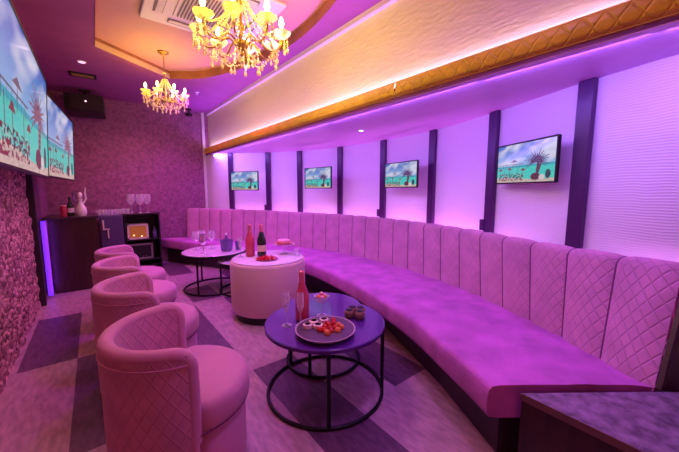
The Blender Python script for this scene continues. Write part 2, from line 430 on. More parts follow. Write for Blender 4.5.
# posts on the curved wall
post_pts = [((2.05, 5.82), 'first dark post from the back corner, left of the smallest screen', 0), ((2.54, 5.29), 'dark post right of the smallest screen, with a box at its foot', 1),
            ((2.89, 4.73), 'dark post just left of the second wall screen from the back corner', 0), ((3.13, 3.89), 'dark post just right of the second wall screen from the back corner', 0),
            ((3.18, 3.0), 'dark post left of the third wall screen, with a box at its foot', 1), ((3.10, 2.15), 'dark post right of the third wall screen', 0),
            ((2.80, 1.33), 'dark post left of the largest wall screen, with a box at its foot', 1), ((2.475, .60), 'widest and nearest dark post, right of the largest wall screen', 0)]
for p, lab, foot in post_pts:
    t = W.nearest(p); c = W(t); tn = W.tan(t); ang = math.atan2(tn.y, tn.x)
    nrm = Vector((tn.y, -tn.x));
    if nrm.dot(Vector((1.0, 3.0)) - c) < 0: nrm = -nrm
    e = thing('wall_post', lab, 'post', (c.x + nrm.x * .023, c.y + nrm.y * .023, 0), ang, 'dark posts on the curved wall')
    MB().box((0, 0, ZS / 2), (.094, .04, ZS - .004)).build('shaft', M['post'], e, smooth=0, bevel=.004)
    if foot:
        s = 1 if nrm.dot(Vector((-math.sin(ang), math.cos(ang)))) > 0 else -1
        MB().box((-.055, s * .01, 1.03), (.05, .05, .10)).build('cable_box', M['post'], e, smooth=0, bevel=.003)
dl = thing('downlight', 'tiny round downlight in the purple soffit', 'ceiling light', (2.45, 2.68, ZS))
MB().lathe([(.030, -.006), (.036, 0)], n=20).build('ring', M['white'], dl)
MB().lathe([(.001, -.007), (.026, -.007)], n=20).build('lens', M['lampw'], dl)

# ------------------------------------------------------------------ pictures on the screens
def beach(u, v, seed):
    """tropical beach: sky with streaky cloud, turquoise sea, sand, palm, huts, loungers"""
    hz = .44; big = seed > 1
    if v > hz:
        t = (v - hz) / (1 - hz); c = Vector((.34, .52, .86)).lerp(Vector((.06, .16, .60)), t)
        n = noise.noise((u * 2.2 + seed, v * 3.5 - u * 2.2, .3)) + .45 * noise.noise((u * 7, v * 9 - u * 4, 2 + seed))
        k = min(1, max(0, n * 1.5 + (.12 if big else .22))); c = c.lerp(Vector((.74, .74, .92)), k)
    else:
        t = v / hz; c = Vector((.05, .60, .62)).lerp(Vector((.10, .72, .58)), .5 + .5 * math.sin(v * 40 + 6 * noise.noise((u * 5, v * 20, 0))) * .4)
        if hz - v < .05: c = c.lerp(Vector((.02, .34, .55)), .7)
    sand = .10 + .03 * math.sin(u * 5 + 1)
    if v < sand: c = Vector((.62, .48, .44)) * (1 + .3 * noise.noise((u * 30, v * 30, 1)))
    # pier and small parasol over the water
    if abs(v - .475) < .008 and u < .5: c = Vector((.14, .12, .16))
    if .36 < v < .475 and u < .5 and (u * 16) % 1 < .10: c = Vector((.12, .12, .18))
    if abs(u - .33) < (.60 - v) * 1.1 and .53 < v < .60: c = Vector((.24, .14, .22))
    if abs(u - .33) < .004 and .44 < v < .56: c = Vector((.2, .14, .2))
    # clutter of loungers, parasols and people along the sand
    if .04 < u < .52 and .05 < v < .24 - .10 * abs(u - .25):
        n = noise.noise((u * 40, v * 26, 5)) + .6 * noise.noise((u * 90, v * 60, 8))
        if n > .04: c = Vector((.20, .03, .05)) if noise.noise((u * 14, v * 8, 2)) > -.05 else Vector((.06, .04, .08))
        elif n < -.45: c = Vector((.55, .45, .48))
    for i in range(5):
        lx = (.07, .16, .25, .41, .50)[i]; ly = (.14, .20, .16, .17, .12)[i]
        if abs(u - lx) < .004 and ly < v < ly + .22: c = Vector((.16, .08, .10))
        if i % 2 == 0 and abs(u - lx) < (ly + .26 - v) * .55 and ly + .18 < v < ly + .24: c = Vector((.28, .06, .08))
    # palm
    px, py = .72, .50
    tr = px + .02 * math.sin((v - .1) * 5)
    if .10 < v < py and (abs(u - tr) < .020 or abs(u - tr - .05 + (py - v) * .12) < .014): c = (Vector((.30, .11, .13)) if big else Vector((.14, .06, .12))) * (1 + .5 * math.sin(v * 120))
    dx, dy = (u - px) * 1.5, v - py
    for k in range(17):
        a = -.30 + k * (PI + .6) / 16; L = .27 + .04 * math.sin(k * 2.1)
        q = dx * math.cos(a) + dy * math.sin(a)
        if 0 < q < L:
            d = abs(-dx * math.sin(a) + dy * math.cos(a) + q * q * .9 * math.cos(a))
            if d < .022 * (1 - q / L * .75): c = (Vector((.30, .13, .20)) if big else Vector((.13, .07, .18))) * (1 + .4 * math.sin(q * 90 + k))
    if (u - .71) ** 2 / .006 + (v - .13) ** 2 / .008 < 1: c = Vector((.14, .04, .08))
    if (u - .90) ** 2 / .0016 + (v - .18) ** 2 / .012 < 1: c = Vector((.05, .07, .12))
    if (u - .81) ** 2 / .002 + (v - .11) ** 2 / .004 < 1: c = Vector((.72, .66, .66))
    return c
def screen(parent, w, h, seed=0.0, nx=128, ny=76):
    """picture facing local -Y, in the XZ plane"""
    me = bpy.data.meshes.new('screen')
    vs = [((i / nx - .5) * w, 0, (j / ny - .5) * h) for i in range(nx + 1) for j in range(ny + 1)]
    fs = [(i * (ny + 1) + j, (i + 1) * (ny + 1) + j, (i + 1) * (ny + 1) + j + 1, i * (ny + 1) + j + 1) for i in range(nx) for j in range(ny)]
    me.from_pydata(vs, [], fs); me.materials.append(M['pic'])
    ca = me.color_attributes.new('pic', 'FLOAT_COLOR', 'POINT')
    for i in range(nx + 1):
        for j in range(ny + 1):
            c = beach(i / nx, j / ny, seed); ca.data[i * (ny + 1) + j].color = (*[max(0, x) for x in c], 1)
    o = bpy.data.objects.new('screen', me); C.objects.link(o); o.parent = parent; return o

def tv(A, B, z0, z1, label, group, tilt=0.0, wall=None, seed=0.0, depth=.018, nx=128):
    """A, B: left and right ends (seen from the room) of the panel's lower edge"""
    A, B = Vector(A), Vector(B); c = (A + B) / 2; d = B - A; w = d.length; h = z1 - z0
    e = thing('wall_screen', label, 'television', (c.x, c.y, z0), math.atan2(d.y, d.x), group)
    piv = bpy.data.objects.new('housing', None)
    bpy.data.objects.remove(piv)
    rot = Matrix.Rotation(tilt, 3, 'X')
    b = .010 if w < 1 else .018
    mb = MB(); mb.box(rot @ Vector((0, depth / 2 + .003, h / 2)), (w, depth, h), rot)
    for (cx, cz, sx, sz) in ((0, b / 2, w, b), (0, h - b / 2, w, b), (-w / 2 + b / 2, h / 2, b, h), (w / 2 - b / 2, h / 2, b, h)):
        mb.box(rot @ Vector((cx, 0, cz)), (sx, .010, sz), rot)
    mb.build('casing', M['blackp'], e, smooth=0, bevel=.002)
    s = screen(e, w - 2 * b, h - 2 * b, seed, nx=nx, ny=int(nx * .6)); s.location = rot @ Vector((0, .0, h / 2)); s.rotation_euler[0] = tilt
    if wall:
        mb = MB(); mb.box((0, depth + .012, h / 2), (.16, .02, .12)); mb.tube([(0, depth + .02, h / 2), (0, wall - .01, h / 2)], .018, 8)
        mb.box((0, wall - .012, h / 2), (.12, .02, .12)); mb.build('wall_bracket', M['blackm'], e, smooth=30)
    return e
g = 'small screens on the curved wall'
tv((1.90, 5.45), (2.17, 4.92), 1.345, 1.665, 'smallest looking wall screen, beach picture, nearest the back corner', g, wall=.22, seed=.0)
tv((2.68, 4.26), (2.77, 3.68), 1.375, 1.695, 'second wall screen from the back corner, beach picture', g, wall=.26, seed=.0)
tv((3.02, 2.83), (2.90, 2.22), 1.38, 1.69, 'third wall screen from the back corner, between two dark posts', g, wall=.19, seed=.0)
tv((2.69, 1.235), (2.395, .715), 1.40, 1.71, 'largest looking wall screen, nearest the viewer, showing palms', g, wall=.15, seed=.0)
g = 'big screens on the left wall'
tv((-.325, 1.85), (-.325, 4.02), 1.46, 2.345, 'huge wall screen at the left edge, nearest the viewer', g, tilt=.06, wall=.22, seed=3.0, depth=.04, nx=230)
tv((-.332, 4.10), (-.20, 5.72), 1.475, 2.28, 'big left wall screen farther back, beside the hanging loudspeaker', g, tilt=.05, wall=.2, seed=3.0, depth=.04, nx=190)

# ------------------------------------------------------------------ curved banquette
F = Curve([(.92, 6.52), (1.28, 5.70), (1.56, 5.2), (1.88, 4.25), (2.03, 3.3), (1.96, 2.4), (1.74, 1.46), (1.51, .90), (1.37, .61)])
B = Curve([(1.36, 6.45), (1.55, 6.23), (1.71, 5.95), (2.11, 5.30), (2.48, 4.45), (2.79, 3.4), (2.81, 2.35), (2.62, 1.42), (2.42, .93), (2.26, .60), (2.10, .34), (1.98, .13)])
T = Curve([(1.39, 6.52), (1.60, 6.30), (1.78, 5.99), (2.19, 5.36), (2.56, 4.5), (2.87, 3.42), (2.88, 2.4), (2.68, 1.5), (2.47, .98), (2.36, .66), (2.30, .42), (2.24, .10)])
so = thing('banquette_sofa', 'long curved mauve velvet banquette with channelled back along the right wall', 'sofa', (1.9, 3.0, 0))
off = Vector((-1.9, -3.0, 0))
cs = [(.06, .285), (.012, .29), (0, .305), (-.004, .36), (0, .405), (.008, .425), (.025, .439), (.06, .446), (.2, .452), (.4, .455), (.6, .452), (.8, .447), (.95, .44), (1.03, .43), (1.03, .29)]
def cush(u, v):
    x = v * (len(cs) - 1); i = min(int(x), len(cs) - 2); t = x - i
    a = cs[i][0] * (1 - t) + cs[i + 1][0] * t; z = cs[i][1] * (1 - t) + cs[i + 1][1] * t
    p = F(u).lerp(B(u), a)
    if z > .42 and a < .95: z += .006 * noise.noise((p.x * 3.2, p.y * 3.2, 0)) + .003 * noise.noise((p.x * 9, p.y * 9, 4))
    return Vector((p.x, p.y, z)) + off
mb = MB(); mb.grid(cush, 150, 42, uvfn=lambda u, v: (u * F.len, v))
capv = [cush(1, v / 42) for v in range(43)]; mb.add(capv, [tuple(range(43))])
mb.build('seat_cushion', M['velvet'], so, smooth=50)
# plinth
PF = [(1.02, 6.52), (1.62, 5.35), (2.0, 4.45), (2.24, 3.4), (2.22, 2.1), (1.80, 1.13), (1.53, .62)]
inner = [tuple(B(t / 20)) for t in range(20, -1, -1)]
mb = MB(); mb.prism([(x - 1.9, y - 3) for x, y in PF] + [(x - 1.9, y - 3) for x, y in inner], 0.0, .288)
mb.build('plinth', M['plinth'], so, smooth=0)
# channels
NP = 27
def back_profile():
    pr = []
    for k in range(15): pr.append((0.0, .42 + (.928 - .42) * k / 14))
    for k in range(1, 9):
        w = PI * k / 8; pr.append((-.05 + .05 * math.cos(w), .928 + .05 * math.sin(w)))
    pr.append((-.10, .62)); return pr
PR = back_profile()
def panel(i):
    def fn(u, v):
        s = (i + u) / NP; x = v * (len(PR) - 1); k = min(int(x), len(PR) - 2); t = x - k
        o = PR[k][0] * (1 - t) + PR[k + 1][0] * t; z = PR[k][1] * (1 - t) + PR[k + 1][1] * t
        b, tp, f = B(s), T(s), F(s)
        p = b + (tp - b) * ((min(z, .95) - .44) / .545)
        nr = (f - b).normalized()
        e = abs(2 * u - 1); bulge = .034 * (1 - e ** 3)
        if o < -.095: bulge = 0
        zz = z + max(0, .015 * (1 - s / .35)) * max(0, (z - .44) / .54) + (.014 * (1 - e ** 4) if o < -.001 and o > -.099 else 0)
        p = p + nr * (o + (bulge if o > -.05 else bulge * .3))
        return Vector((p.x, p.y, zz)) + off
    L = B.len / NP
    return MB().grid(fn, 12, 30, uvfn=lambda u, v: (L * (u - .5), v * .72)).build('back_channel', M['vquilt'], so, smooth=75)
for i in range(NP): panel(i)
for i in range(1, NP):
    s = i / NP; b, tp, f = B(s), T(s), F(s); nr = (f - b).normalized(); path = []
    for o, z in PR[:20]:
        p = b + (tp - b) * ((min(z, .95) - .44) / .545) + nr * (o + .002)
        path.append(Vector((p.x, p.y, z + max(0, .015 * (1 - s / .35)) * max(0, (z - .44) / .54))) + off)
    MB().tube(path, .0045, 6).build('seam', M['seam'], so, smooth=60)
# end board closing the near end
be, fe, te = B(1), F(1), T(1); d = (te - be); out = (be - fe).normalized(); nn = (B(1) - B(.98)).normalized()
q = [be + out * .005, be + out * .36]; 
def ep(p, z): return (p.x - 1.9, p.y - 3, z)
p0 = be + nn * .006; p1 = p0 + nn * .02
tl = T(1) + nn * .006; tl2 = tl + nn * .02
far = be + out * .20; far2 = tl + out * .16
vs = [ep(p0, .02), ep(p0 + out * .32, .02), ep(tl + out * .2, .975), ep(tl + out * .01, .975), ep(p0, .44)]
vs2 = [ep(p1, .02), ep(p1 + out * .32, .02), ep(tl2 + out * .2, .975), ep(tl2 + out * .01, .975), ep(p1, .44)]
mb = MB(); mb.add(vs + vs2, [(0, 1, 2, 3, 4), (9, 8, 7, 6, 5)] + [(i, 5 + i, 5 + (i + 1) % 5, (i + 1) % 5) for i in range(5)])
mb.build('end_board', M['bar'], so, smooth=0)

# low side counter at the near end
sc = thing('side_counter', 'low dark cabinet with flecked stone top at the lower right corner', 'cabinet', (1.9, -.2, 0))
pl = [(1.462, .50), (1.955, .11), (2.16, -.06), (2.14, -1.0), (1.45, -1.0)]
pl = [(x - 1.9, y + .2) for x, y in pl]
MB().prism(pl, 0, .405).build('body', M['bar'], sc, smooth=0)
tp = [(x - (.012 if x < -.3 else 0), y) for x, y in pl]
MB().prism(tp, .407, .437).build('worktop', M['stone_top'], sc, smooth=0, bevel=.003)
MB().prism([(tp[0][0] - .006, tp[0][1]), (tp[0][0] - .001, tp[0][1]), (tp[-1][0] - .001, tp[-1][1]), (tp[-1][0] - .006, tp[-1][1])], .405, .438).build('edging', M['edge'], sc, smooth=0)

# ------------------------------------------------------------------ tub chairs
def tub_chair(label, loc, rotz):
    e = thing('tub_chair', label, 'chair', loc, rotz, 'dusty pink tub chairs in a row')
    Ro, Ri = .312, .256; xf = .005
    def path(r, t):                                       # t 0..1 around the U, near arm -> back -> far arm
        La = xf + .0; Lc = PI * r; L = 2 * La + Lc; s = t * L
        if s < La: return Vector((xf - s, -r, 0))
        if s > L - La: return Vector((xf - (L - s), r, 0))
        w = (s - La) / r; return Vector((-r * math.sin(w), -r * math.cos(w), 0))
    zb, zt = .035, .70
    mb = MB(); Lo = 2 * xf + PI * Ro
    mb.grid(lambda u, v: path(Ro, u) + Vector((0, 0, zb + (zt - zb) * v)), 60, 12, uvfn=lambda u, v: (Lo * (u - .5), (zt - zb) * v))
    mb.build('outer_shell', M['chairq'], e, smooth=60)
    mb = MB(); Li = 2 * xf + PI * Ri
    mb.grid(lambda u, v: path(Ri - .012 * math.sin(PI * v), 1 - u) + Vector((0, 0, .36 + (zt - .36) * v)), 60, 10, uvfn=lambda u, v: (Li * (u - .5), (zt - .36) * v))
    mb.build('inner_back', M['chairq'], e, smooth=60)
    rm = (Ro + Ri) / 2
    pts = []
    for k in range(7): pts.append(Vector((xf + .012, -rm, .30 + (zt - .065 - .30) * k / 6)))
    for k in range(1, 5):
        w = PI / 2 * k / 4; pts.append(Vector((xf + .012 - .06 * (1 - math.cos(w)) * 1, -rm, zt - .065 + .065 * math.sin(w))))
    for k in range(1, 48): 
        p = path(rm, .035 + .93 * k / 48); pts.append(p + Vector((0, 0, zt)))
    m = [Vector((p.x, -p.y, p.z)) for p in pts[:11]][::-1]
    pts += m
    mb = MB(); mb.tube(pts, [.0295] * len(pts), 14)
    mb.build('rolled_rim', M['chairv'], e, smooth=70)
    for s in (-1, 1):
        MB().box((xf + .012, s * rm, .19), (.03, Ro - Ri, .33)).build('arm_front', M['chairv'], e, smooth=0, bevel=.012)
    mb = MB(); mb.tube([path(Ro + .003, k / 40) + Vector((0, 0, zt - .04)) for k in range(41)], .0035, 6)
    mb.build('piping', M['chairv'], e, smooth=70)
    mb = MB(); mb.lathe([(.286, .03), (.290, .05), (.290, .315), (.280, .328)], n=40); mb.v = [(x if x > 0 else x * .8, y * (1 - .2 * min(1, max(0, (.06 - x) / .06))), z) for x, y, z in mb.v]
    mb.build('seat_base', M['chairv'], e, smooth=50)
    mb = MB(); mb.lathe([(.275, .325), (.304, .333), (.312, .35), (.312, .415), (.303, .443), (.28, .459), (.2, .47), (.08, .474), (.001, .475)], n=44)
    mb.v = [(x + .0 if x > 0 else x * .76, y * (1 - .24 * min(1, max(0, (.06 - x) / .06))), z) for x, y, z in mb.v]
    mb.build('seat_cushion', M['chairv'], e, smooth=60)
    MB().tube([(.304 * math.cos(w), .304 * math.sin(w), .331) for w in [-1.45 + 2.9 * k / 40 for k in range(41)]], .0045, 6).build('seam', M['seam'], e, smooth=60)
    mb = MB(); mb.lathe([(.26, 0), (.27, .03)], n=30); mb.v = [(x, y, z) for x, y, z in mb.v]; mb.build('foot_ring', M['blackp'], e)
    return e
ch = tub_chair('nearest pink quilted tub chair, large in the lower left foreground', (.275, 1.58, 0), -.12)
dup(ch, (.25, 2.47, 0), 'second nearest pink tub chair, just behind the foreground one', -.06)
dup(ch, (.25, 3.27, 0), 'third pink tub chair from the viewer, between two others', -.03)
dup(ch, (.27, 3.98, 0), 'farthest pink tub chair, nearest the bar and appliance cabinet', 0.0)

# ------------------------------------------------------------------ tables
def round_table(name, label, c, r, h, rr, mt, mf, legs, group, th=.03):
    e = thing(name, label, 'table', (c[0], c[1], 0), 0, group)
    MB().lathe([(r - .012, h - th), (r, h - th + .006), (r, h - .005), (r - .006, h), (.001, h)], n=64).build('tabletop', mt, e, smooth=35)
    if mt is M['marble']:
        MB().lathe([(r - .01, h - th - .018), (r + .004, h - th - .015), (r + .004, h - .012), (r - .001, h - .01)], n=64).build('rim', M['blackm'], e, smooth=35)
    pts = [(rr * math.cos(2 * PI * k / 72), rr * math.sin(2 * PI * k / 72), .0125) for k in range(72)]
    MB().tube(pts, .0115, 8, closed=True).build('base_ring', mf, e, smooth=60)
    for a in legs:
        w = math.radians(a); x, y = rr * math.cos(w), rr * math.sin(w)
        MB().tube([(x, y, .012), (x, y, h - th + .002)], .0125, 10).build('leg', mf, e, smooth=50)
    return e
round_table('coffee_table', 'dark round coffee table with the food plate and pink bottle, ring base', (1.15, 1.60), .396, .487, .384, M['darktop'], M['blackm'], (-123, -42, 98), 'dark nesting tables')
round_table('coffee_table', 'lower smaller dark round table tucked behind the dark coffee table', (1.36, 1.92), .30, .445, .286, M['darktop'], M['blackm'], (-20, 130, 215), 'dark nesting tables')
round_table('coffee_table', 'white topped round table with wine glasses, near the far banquette', (1.25, 4.35), .41, .525, .40, M['marble'], M['blackm'], (-138, -18, 102), 'white nesting tables')
round_table('coffee_table', 'lower white topped round table half hidden behind the pouf', (1.53, 4.0), .335, .43, .325, M['marble'], M['blackm'], (-175, -55, 65), 'white nesting tables')

po = thing('pouf_table', 'tall cream drum pouf with white top holding champagne bottles', 'pouf', (1.44, 3.06, 0))
MB().lathe([(.35, 0), (.355, .075)], n=48).build('base', M['blackp'], po)
MB().lathe([(.34, .077), (.385, .085), (.395, .11), (.397, .35), (.397, .58), (.39, .605), (.375, .614)], n=64).build('body', M['pouf'], po, smooth=50)
MB().lathe([(.37, .612), (.378, .620), (.37, .628), (.001, .628)], n=64).build('top', M['pouftop'], po, smooth=50)

# ------------------------------------------------------------------ drinks and food
def bottle(label, loc, glassm, foil, lab, h=.31, group=None):
    e = thing('champagne_bottle', label, 'bottle', loc, 0, group); k = h / .31
    MB().lathe([(.001, .0), (.038 * k, .0), (.043 * k, .006), (.043 * k, .14 * k), (.040 * k, .165 * k), (.028 * k, .20 * k), (.018 * k, .235 * k), (.0145 * k, .26 * k), (.0145 * k, .275 * k)], n=24).build('body', glassm, e, smooth=50)
    MB().lathe([(.0185 * k, .232 * k), (.0165 * k, .26 * k), (.0175 * k, .285 * k), (.0175 * k, .305 * k), (.012 * k, .31 * k), (.001, .31 * k)], n=18).build('foil', foil, e, smooth=50)
    if lab: MB().lathe([(.0437 * k, .05 * k), (.0437 * k, .11 * k)], n=24).build('paper_label', lab, e, smooth=50)
    return e
ZD, ZP, ZW, ZW2 = .487, .628, .525, .455
bottle('pink glass champagne bottle standing on the dark coffee table', (1.035, 1.70, ZD), M['rose'], M['rosefoil'], None, .335, 'champagne bottles')
bottle('pink champagne bottle on the pouf, left of the dark green one', (1.295, 3.195, ZP), M['rose'], M['rosefoil'], None, .355, 'champagne bottles')
bottle('dark green champagne bottle with cream label on the pouf', (1.40, 3.13, ZP), M['green'], M['rosefoil'], M['label'], .355, 'champagne bottles')

def stem_glass(name, label, loc, kind, group=None, cat='glass', s=1.0, mt=None):
    e = thing(name, label, cat, loc, 0, group); mt = mt or M['glass']
    if kind == 'flute': bowl = [(.004, .085), (.014, .10), (.022, .13), (.024, .17), (.021, .215), (.0195, .215), (.022, .17), (.020, .13), (.001, .098)]
    elif kind == 'coupe': bowl = [(.004, .08), (.02, .09), (.042, .11), (.052, .135), (.0505, .135), (.040, .112), (.018, .094), (.001, .088)]
    else: bowl = [(.004, .085), (.02, .095), (.034, .12), (.038, .15), (.031, .20), (.0295, .20), (.036, .15), (.032, .121), (.001, .093)]
    bowl = [(r * s, z * s) for r, z in bowl]; zb = bowl[0][1]
    MB().lathe(bowl, n=24).build('bowl', mt, e, smooth=60)
    MB().lathe([(.001, .0), (.032 * s, .0), (.033 * s, .003), (.012 * s, .007), (.0045 * s, .015), (.0038 * s, zb + .001), (.001, zb + .002)], n=20).build('stem', mt, e, smooth=60)
    return e
stem_glass('champagne_flute', 'empty champagne flute on the dark table, left of the pink bottle', (.905, 1.68, ZD), 'flute', 'flutes on the dark table')
fl = stem_glass('champagne_flute', 'empty champagne flute standing in front of the pink bottle on the dark table', (.975, 1.625, ZD), 'flute', 'flutes on the dark table')
cp = stem_glass('coupe_glass', 'coupe glass heaped with pink and orange fruit on the dark table', (1.175, 1.675, ZD), 'coupe', s=1.05)
for i in range(7):
    w = 2 * PI * i / 6; r = .024 if i < 6 else 0
    o = MB().ball((0, 0, 0), .015, sq=(1, 1, .85)).build('fruit_piece', M['orange'] if i % 2 else M['pink'], loc=(1.175 + r * math.cos(w), 1.675 + r * math.sin(w), ZD + (.138 if i < 6 else .156)))
    tag(o, 'small round piece of fruit heaped in the coupe glass', 'fruit', 'fruit in the coupe glass')

pt = thing('food_plate', 'dark round plate of strawberries and rolls at the front of the coffee table', 'plate', (1.04, 1.445, ZD))
MB().lathe([(.001, .0), (.11, .0), (.160, .012), (.182, .034), (.178, .035), (.174, .030), (.001, .010)], n=48).build('rim', M['plate_rim'], pt, smooth=40)
MB().lathe([(.1735, .0305), (.150, .022), (.11, .0155), (.001, .0145)][::-1], n=48).build('well', M['plate'], pt, smooth=40)
pc = Vector((1.04, 1.445)); zp = ZD + .0175
rt = Vector((math.cos(-.672), math.sin(-.672))); fw = Vector((.623, .782))
for k, (a, b) in enumerate([(-.075, .062), (-.012, .088), (-.045, .008), (-.108, .012)]):
    p = pc + rt * a + fw * b
    e = thing('canape_roll', 'round cream roll with dark centre on the left side of the plate', 'food', (p.x, p.y, zp), 0, 'rolls on the plate')
    MB().lathe([(.001, 0), (.027, 0), (.031, .014), (.029, .034), (.018, .037)], n=18).build('wrap', M['canape'], e)
    MB().lathe([(.001, .0365), (.019, .037)], n=14).build('filling', M['filling'], e)
spots = [(.02, .03), (.05, .045), (.085, .03), (.03, -.015), (.065, -.01), (.105, -.005), (.0, -.045), (.04, -.055), (.08, -.05), (-.03, -.045), (.05, .085), (.015, -.085), (.01, .06), (-.005, .0)]
for k, (a, b) in enumerate(spots):
    p = pc + rt * a * .95 + fw * b * .95; red = k % 3 != 2
    r = .017 + .004 * R.random()
    e = MB().ball((0, 0, 0), r, sq=(1, .85, 1.05)).build('strawberry' if red else 'orange_wedge', M['berry'] if red else M['orange'], loc=(p.x, p.y, zp + r * 1.03 + (.004 if (a * a + b * b) > .011 else 0)))
    e.rotation_euler = (0, 0, R.random() * 6)
    if red: tag(e, 'red strawberry among the fruit on the dark plate', 'fruit', 'strawberries on the plate')
    else: tag(e, 'orange fruit piece among the strawberries on the dark plate', 'fruit', 'orange pieces on the plate')
for k, (a, b, lab) in enumerate([(-.035, -.012, 'left'), (.035, -.03, 'right front'), (-.01, .045, 'back left'), (.045, .035, 'back right')]):
    p = Vector((1.33, 1.51)) + rt * a + fw * b
    e = thing('clay_pot', f'small brown round pot with dark top, {lab} of the four on the table', 'pot', (p.x, p.y, ZD), 0, 'brown pots on the dark table')
    MB().lathe([(.001, 0), (.018, 0), (.030, .014), (.034, .032), (.030, .048), (.024, .056), (.02, .056)], n=22).build('body', M['pot'], e, smooth=60)
    MB().lathe([(.024, .056), (.022, .062), (.001, .064)], n=18).build('lid', M['blackp'], e, smooth=60)

# on the pouf
rp = thing('red_plate', 'red plate of berries at the front of the pouf top', 'plate', (1.37, 2.945, ZP))
MB().lathe([(.001, 0), (.08, 0), (.115, .012), (.113, .014), (.08, .006), (.001, .005)], n=40).build('dish', M['redplate'], rp, smooth=50)
for i in range(12):
    w = i * 2.4; r = .022 * math.sqrt(i) + .006
    o = MB().ball((0, 0, 0), .013, n=8, k=6).build('red_berry', M['berry'], loc=(1.37 + r * math.cos(w), 2.945 + r * math.sin(w), ZP + .020))
    tag(o, 'small red berry on the red plate on the pouf', 'fruit', 'berries on the red plate')
stem_glass('champagne_flute', 'empty champagne flute on the pouf beside the pink bottle', (1.20, 3.23, ZP), 'flute')
cst = thing('cake_stand', 'glass footed cake stand with a red plate, at the right of the pouf', 'cake stand', (1.645, 3.08, ZP))
MB().lathe([(.001, 0), (.045, 0), (.046, .006), (.012, .014), (.008, .06), (.012, .098), (.118, .108), (.120, .114), (.001, .116)], n=32).build('stand', M['glass'], cst, smooth=45)
MB().lathe([(.001, .117), (.085, .117), (.112, .128), (.110, .130), (.085, .123), (.001, .122)], n=32).build('red_dish', M['redplate'], cst, smooth=45)
ck = MB().lathe([(.001, 0), (.066, 0), (.072, .008), (.070, .034), (.062, .042), (.001, .044)], n=30)
tag(ck.build('cake', M['pink'], loc=(1.645, 3.08, ZP + .1235), smooth=45), 'flat pink cake on the glass cake stand', 'cake')
tb = MB().lathe([(.001, 0), (.024, 0), (.028, .004), (.032, .075), (.030, .075), (.026, .008), (.001, .007)], n=22)
tag(tb.build('tumbler', M['glass'], loc=(1.71, 2.90, ZP), smooth=45), 'clear tumbler at the right edge of the pouf top', 'glass')

# on the white table
for x, y, lab in ((1.05, 4.50, 'left wine glass at the back of the white table'), (1.25, 4.46, 'right wine glass at the back of the white table'), (1.155, 4.58, 'middle wine glass at the back of the white table')):
    stem_glass('wine_glass', 'clear ' + lab, (x, y, ZW), 'wine', 'wine glasses on the white table', s=1.3)
stem_glass('wine_glass', 'front wine glass, silvery, standing before the others on the white table', (1.07, 4.20, ZW), 'wine', 'wine glasses on the white table', s=1.25, mt=M['silver'])
bk = thing('ice_bucket', 'smoky violet ice bucket with two handles on the white table', 'ice bucket', (1.365, 4.19, ZW))
MB().lathe([(.001, 0), (.06, 0), (.075, .02), (.085, .15), (.082, .15), (.071, .022), (.001, .008)], n=28).build('bowl', M['glassp'], bk, smooth=50)
for s in (-1, 1):
    MB().tube([(s * .082 * rt.x, s * .082 * rt.y, .125), (s * .108 * rt.x, s * .108 * rt.y, .135), (s * .108 * rt.x, s * .108 * rt.y, .155), (s * .084 * rt.x, s * .084 * rt.y, .147)], .006, 8).build('handle', M['grey'], bk)
bn = thing('water_bottle', 'slim pale bottle standing in the violet ice bucket', 'bottle', (1.365, 4.19, ZW + .009))
MB().lathe([(.001, 0), (.030, 0), (.032, .10), (.020, .17), (.012, .19), (.012, .21)], n=18).build('body', M['glassp'], bn, smooth=50)
MB().lathe([(.014, .208), (.014, .24), (.001, .242)], n=14).build('cap', M['china'], bn, smooth=40)
for x, y, lab in ((1.51, 4.16, 'left violet tumbler on the white table, before the pouf bottles'), (1.56, 4.30, 'right violet tumbler at the far edge of the white table')):
    tb = MB().lathe([(.001, 0), (.028, 0), (.032, .005), (.038, .10), (.036, .10), (.030, .009), (.001, .008)], n=22)
    tag(tb.build('tumbler', M['glassp'], loc=(x, y, ZW), smooth=45), lab, 'glass', 'violet tumblers')

# ------------------------------------------------------------------ bar, fridge, appliance cabinet
br = thing('bar_counter', 'dark brown bar counter with violet lit left edge, by the left wall', 'bar', (-.27, 5.6, 0))
MB().box((.03, .05, .485), (.49, .62, .97)).build('body', M['bar'], br, smooth=0, bevel=.004)
MB().box((.015, .05, .987), (.56, .67, .03)).build('worktop', M['bartop'], br, smooth=0, bevel=.004)
ls = MB().box((0, 0, .485), (.05, .012, .95)).build('led_strip', M['violetled'], loc=(XL + .065, 5.21, .01), smooth=0)
tag(ls, 'upright violet light strip glowing beside the bar front', 'light strip')
fr = thing('refrigerator', 'dark purple fridge between the bar and the black appliance cabinet', 'fridge', (.19, 6.28, 0))
MB().box((0, .02, .475), (.30, .42, .95)).build('body', M['purple_panel'], fr, smooth=0, bevel=.006)
MB().box((0, -.205, .475), (.296, .03, .93)).build('door', M['purple_panel'], fr, smooth=0, bevel=.006)
hd = MB(); hd.box((-.11, -.235, .80), (.022, .02, .16)); hd.box((-.075, -.24, .735), (.085, .016, .018)); hd.box((-.055, -.235, .66), (.02, .02, .15))
hd.build('handle', M['cream'], fr, smooth=0, bevel=.004)
cb = thing('appliance_cabinet', 'open black shelving cabinet holding two ovens, against the back wall', 'cabinet', (.61, 6.33, 0))
for s in (-1, 1): MB().box((s * .245, 0, .47), (.02, .42, .94)).build('side_panel', M['blackp'], cb, smooth=0)
MB().box((0, 0, .95), (.54, .44, .02)).build('top', M['bartop'], cb, smooth=0)
MB().box((0, .2, .47), (.47, .015, .94)).build('back_panel', M['blackp'], cb, smooth=0)
for z in (.06, .16, .51): MB().box((0, 0, z), (.47, .40, .018)).build('shelf', M['blackp'], cb, smooth=0)
